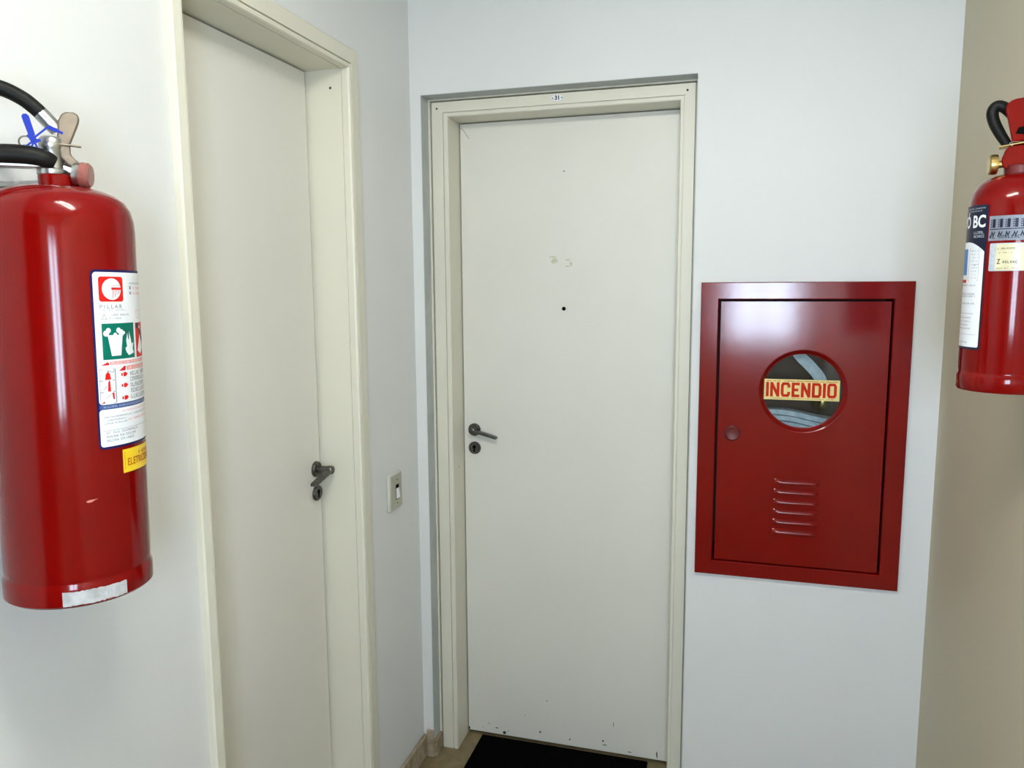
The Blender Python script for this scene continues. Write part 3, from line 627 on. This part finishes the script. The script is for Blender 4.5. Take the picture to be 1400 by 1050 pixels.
for q in range(3):
    zt_ = 1.4875 - q * .0150
    X.path(b, [(21.8, lab(zt_)), (35.4, lab(zt_)), (35.4, lab(zt_ - .0146)), (21.8, lab(zt_ - .0146))], .0006, RB + .0011, RB, True)
    X.path(b, [(35.2, lab(zt_ - .001)), (35.2, lab(zt_ - .0136))], .0013, RB + .0012, RB)
X.path(b, [(29.5, lab(1.4850)), (33.5, lab(1.4830)), (34.5, lab(1.4865))], .0007, RB + .0012, RB); X.path(b, [(28.7, lab(1.4845)), (29.2, lab(1.4850))], .0030, RB + .0012, RB)
X.path(b, [(29.6, lab(1.4712)), (29.7, lab(1.4728))], .0020, RB + .0014, RB); X.path(b, [(24.6, lab(1.4610)), (27.5, lab(1.4660))], .0006, RB + .0012, RB); X.path(b, [(26, lab(1.4490)), (31.5, lab(1.4560))], .0005, RB + .0012, RB)
b.build('instruction_frames', 'print_grey', label, smooth=False)
# yellow warning sticker, worn white strip, scrape
b = B(); X.patch(b, 38.6, 96, lab(1.3470), lab(1.3785), RB + .0005); ys = b.build('warning_sticker', 'paper_yellow', X.root)
b = B(); X.text(b, 'ELETRICIDADE', .0135, 43.5, lab(1.3600), RB + .0008, RB, .0003, .78); X.glyphs(b, 58, 80, lab(1.3675), .0045, RB + .0008, RB, .95)
X.path(b, [(40.6, lab(1.3510)), (40.6, lab(1.3752)), (94, lab(1.3752)), (94, lab(1.3510))], .0005, RB + .0007, RB, True); b.build('warning_lettering', 'print_orange', ys, smooth=False)
b = B(); ts = [-14 + i * 1.75 for i in range(29)]
vs = []
for t in ts: vs += [X.cyl(t, lab(1.1838) + random.uniform(-.0006, .0012), .0923), X.cyl(t, lab(1.2026) + random.uniform(-.0008, .0004), .0923)]
b.add(vs, [(2 * i, 2 * i + 2, 2 * i + 3, 2 * i + 1) for i in range(len(ts) - 1)]); ws = b.build('white_strip', 'paper_worn', X.root)
b = B(); X.glyphs(b, 14, 20, lab(1.1890), .0085, .0925, RB, .9); X.glyphs(b, 26, 33, lab(1.1900), .0080, .0925, RB, .9); b.build('strip_print', 'paper_grey', ws, smooth=False, kind='stuff')
b = B(); X.poly(b, [(6.6, lab(1.3185)), (8, lab(1.3168)), (11, lab(1.3172)), (13, lab(1.3190)), (16, lab(1.3205)), (13, lab(1.3204)), (9, lab(1.3200))], RB + .0004); b.build('scrape', 'scratch_pale', X.root, smooth=False)

# ---- right: dry powder extinguisher
Y = Ext('fire_extinguisher', W - .0885, -.790, 1.4105, -106.5, 0.0)
tag(Y.root, 'small red powder extinguisher marked BC, hung on the beige right wall', 'fire extinguisher')
RB = .0685; X0 = X; X = Y
b = B(); b.lathe([(.0, .004), (.060, .004), (.0680, .0), (.0702, .003), (.0702, .024), (.0690, .0275), (.0681, .030), (.0680, .032), (RB, .036), (RB, .296), (.0672, .312), (.0635, .326), (.0565, .338), (.046, .347), (.034, .3525), (.023, .3550)], Y.c, n=80)
Y.body = b.build('cylinder', 'red_cylinder', Y.root)
b = B(); b.lathe([(.022, .353), (.0225, .366), (.021, .368)], Y.c, n=32); b.build('neck', 'red_dark', Y.root)
b = B(); b.prism([Y.p(a, -.014, h) for a, h in [(-.020, .362), (-.026, .372), (-.026, .380), (-.022, .392), (-.016, .399), (.030, .401), (.034, .390), (.028, .362)]], Y.d(0, .028, 0)); b.build('valve', 'red_cylinder', Y.root, bevel=.002)
b = B(); b.lathe([(.006, 0), (.006, .012), (.0095, .0125), (.0095, .017)], Y.p(-.020, .004, .3715), Y.d(-1, .22, 0), 20); Y.st = b.build('gauge_stem', 'brass', Y.root)
b = B(); b.lathe([(.012, 0), (.0160, .001), (.0165, .005), (.0160, .011), (.0140, .013), (.0, .0125)], Y.p(-.0315, .006, .3715), Y.d(-1, .22, 0), 32, cap=False); b.lathe([(0, 0), (.012, 0)], Y.p(-.0315, .006, .3715), Y.d(-1, .22, 0), 32, cap=False); b.build('gauge', 'brass', Y.root)
b = B(); b.prism([Y.p(a, -.016, h) for a, h in [(-.031, .3975), (-.031, .3990), (.030, .4055), (.030, .4035)]], Y.d(0, .034, 0)); b.build('lever_plate', 'brass', Y.root, bevel=.0004)
b = B(); b.tube([Y.p(-.0190, -.006, .4020), Y.p(-.0300, -.006, .4200), Y.p(-.0400, -.006, .4400), Y.p(-.0440, -.006, .4560), Y.p(-.0400, -.006, .4660), Y.p(-.0310, -.006, .4655), Y.p(-.0200, -.010, .4560), Y.p(-.0100, -.014, .4400), Y.p(.004, -.020, .40), Y.p(.010, -.030, .36)], [.0070, .0082, .0088, .0090, .0090, .0088, .0085, .008, .008, .008], 16, 6); b.build('discharge_hose', 'rubber', Y.root)
rl = [(-.0130, .4020), (-.0165, .4180), (-.0215, .4400), (-.0255, .4540), (-.0250, .4640), (-.0190, .4705), (-.0110, .4725), (.010, .4735), (.024, .470), (.027, .460), (.022, .440), (.012, .4060)]
b = B(); b.prism([Y.p(a, -.004, h) for a, h in rl], Y.d(0, .018, 0)); b.build('squeeze_lever', 'red_cylinder', Y.root, bevel=.004, seg=3)
b = B(); b.prism([Y.p(a, .0135, h) for a, h in [(-.0095, .4170), (-.0060, .4270), (.016, .4280), (.012, .4130)]], Y.d(0, .0012, 0)); b.build('lever_shade', 'hole_shade_black', Y.root, smooth=False)  # flat black patch painting the shadowy area of the lever
b = B(); b.tube([Y.p(-.012, .015, .398), Y.p(-.0165, .016, .4015), Y.p(-.012, .016, .4040), Y.p(.004, .017, .402), Y.p(.020, .018, .396)], .0008, 6, 4); b.build('safety_pin', 'steel', Y.root)
b = B(); b.box(W - .006, W, -.815, -.765, 1.66, 1.80); b.box(W - .075, W - .004, -.796, -.784, 1.768, 1.774); b.build('wall_hook', 'steel', Y.root)
def lb(z): return z - 1.4105
b = B(); Y.patch(b, -102, -33.0, lb(1.4795), lb(1.7150), RB + .0004, .004, RB); yl = b.build('label', 'navy_dark', Y.root)
curve = lambda t: lb(1.6560) - .0155 * max(0, (t + 68) / 32) ** 2.2 if t > -68 else lb(1.6560)
b = B(); Y.patch(b, -101, -35.2, lb(1.4835), 0, RB + .0007, .0030, RB, n=40, top=curve); b.build('label_panel', 'paper', yl)
b = B(); Y.text(b, 'P\u00d3 BC', .0270, -36.2, lb(1.6875), RB + .0007, RB, .0008, .80, 'R'); b.build('label_lettering', 'paper', yl, smooth=False)
b = B(); Y.glyphs(b, -94, -37, lb(1.7085), .0022, RB + .0007, RB, .95); Y.glyphs(b, -92, -42, lb(1.7045), .0020, RB + .0007, RB, .95)
for q in range(2): Y.glyphs(b, -55, -38, lb(1.6685 - q * .0060), .0042, RB + .0007, RB, .95)
b.build('label_small_print', 'paper_grey', yl, smooth=False, kind='stuff')
b = B()
Y.path(b, [(-61, lb(1.6450)), (-42.5, lb(1.6450)), (-42, lb(1.5930)), (-61, lb(1.5930))], .0005, RB + .0010, RB, True)
for q in range(9): Y.glyphs(b, -59 + (q % 3) * 2, -44, lb(1.6405 - q * .0055), .0016, RB + .0010, RB, .6)
Y.patch(b, -50, -48, lb(1.6170), lb(1.6195), RB + .0010)
for z in (1.5840, 1.5700, 1.5660, 1.5540): Y.glyphs(b, -92, -44 + random.uniform(-6, 2), lb(z), .0026, RB + .0010, RB, .9)
for z in (1.5380, 1.5310, 1.5250, 1.5190, 1.5130): Y.glyphs(b, -92, -50 + random.uniform(-8, 6), lb(z), .0018, RB + .0010, RB, .8)
Y.patch(b, -94, -38, lb(1.5040), lb(1.5044), RB + .0010); Y.glyphs(b, -90, -54, lb(1.4900), .0020, RB + .0010, RB, .8)
b.build('label_print', 'print_grey', yl, smooth=False, kind='stuff')
b = B(); Y.patch(b, -92, -66, lb(1.6020), lb(1.6450), RB + .0010); b.build('label_block', 'print_blue', yl)
b = B(); Y.patch(b, -92, -66, lb(1.5895), lb(1.5945), RB + .0010); b.build('label_mark', 'print_red', yl)
b = B(); Y.patch(b, -31.0, 26, lb(1.6560), lb(1.6950), RB + .0005); p2 = b.build('inspection_plate', 'plate_grey', Y.root)
b = B()
for q in range(6):
    t = -28 + q * 8.6
    Y.patch(b, t + 1.6, t + 5.2, lb(1.6765), lb(1.6900), RB + .0008)
    for k in range(4): Y.patch(b, t - .6, t + 1.0, lb(1.6770 + k * .0034), lb(1.6788 + k * .0034), RB + .0008)
    Y.path(b, [(t, lb(1.6620)), (t + 1.6, lb(1.6690)), (t + 3.2, lb(1.6640)), (t + 5.0, lb(1.6700))], .0016, RB + .0008, RB)
Y.glyphs(b, -29.5, 24, lb(1.6595), .0050, RB + .0008, RB, .9); Y.patch(b, -30, 25, lb(1.6735), lb(1.6748), RB + .0008)
b.build('plate_print', 'navy_dark', p2, smooth=False, kind='stuff')
b = B(); Y.patch(b, -28.0, 28, lb(1.6080), lb(1.6520), RB + .0005, .002, RB); p3 = b.build('inspection_sticker', 'paper_grey', Y.root)
b = B(); Y.patch(b, -20.0, 27, lb(1.6090), lb(1.6505), RB + .0008); b.build('sticker_panel', 'paper_cream', p3)
b = B(); Y.glyphs(b, -18, 4, lb(1.6420), .0026, RB + .0011, RB, .9); Y.glyphs(b, -18, -2, lb(1.6360), .0016, RB + .0011, RB, .7)
Y.path(b, [(-18, lb(1.6260)), (-15, lb(1.6265)), (-17.5, lb(1.6195)), (-14, lb(1.6200))], .0012, RB + .0011, RB); Y.glyphs(b, -11.5, 3, lb(1.6200), .0042, RB + .0011, RB, .95); Y.glyphs(b, -18, 6, lb(1.6115), .0016, RB + .0011, RB, .6)
b.build('sticker_print', 'print_black', p3, smooth=False, kind='stuff')

# ------------------------------------------------------------------ ceiling lamp of the landing
LQ = .10
lp = empty('ceiling_lamp', (.72 + LQ, -1.80, CEIL)); tag(lp, 'twin tube ceiling lamp lighting the landing, above and behind the viewpoint', 'lamp')
b = B(); b.box(.36 + LQ, 1.08 + LQ, -1.90, -1.70, CEIL - .035, CEIL); b.build('lamp_housing', 'lamp_white', lp, bevel=.005)
for yy in (-1.855, -1.745):
    b = B(); b.lathe([(.0, 0), (.015, 0), (.015, .64), (0, .64)], (.40 + LQ, yy, CEIL - .062), (1, 0, 0), 16, cap=False); b.build('lamp_tube', 'tube_light', lp)
    for xx in (.385, 1.04):
        b = B(); b.box(xx + LQ, xx + LQ + .015, yy - .012, yy + .012, CEIL - .078, CEIL - .034); b.build('lamp_socket', 'lamp_white', lp)
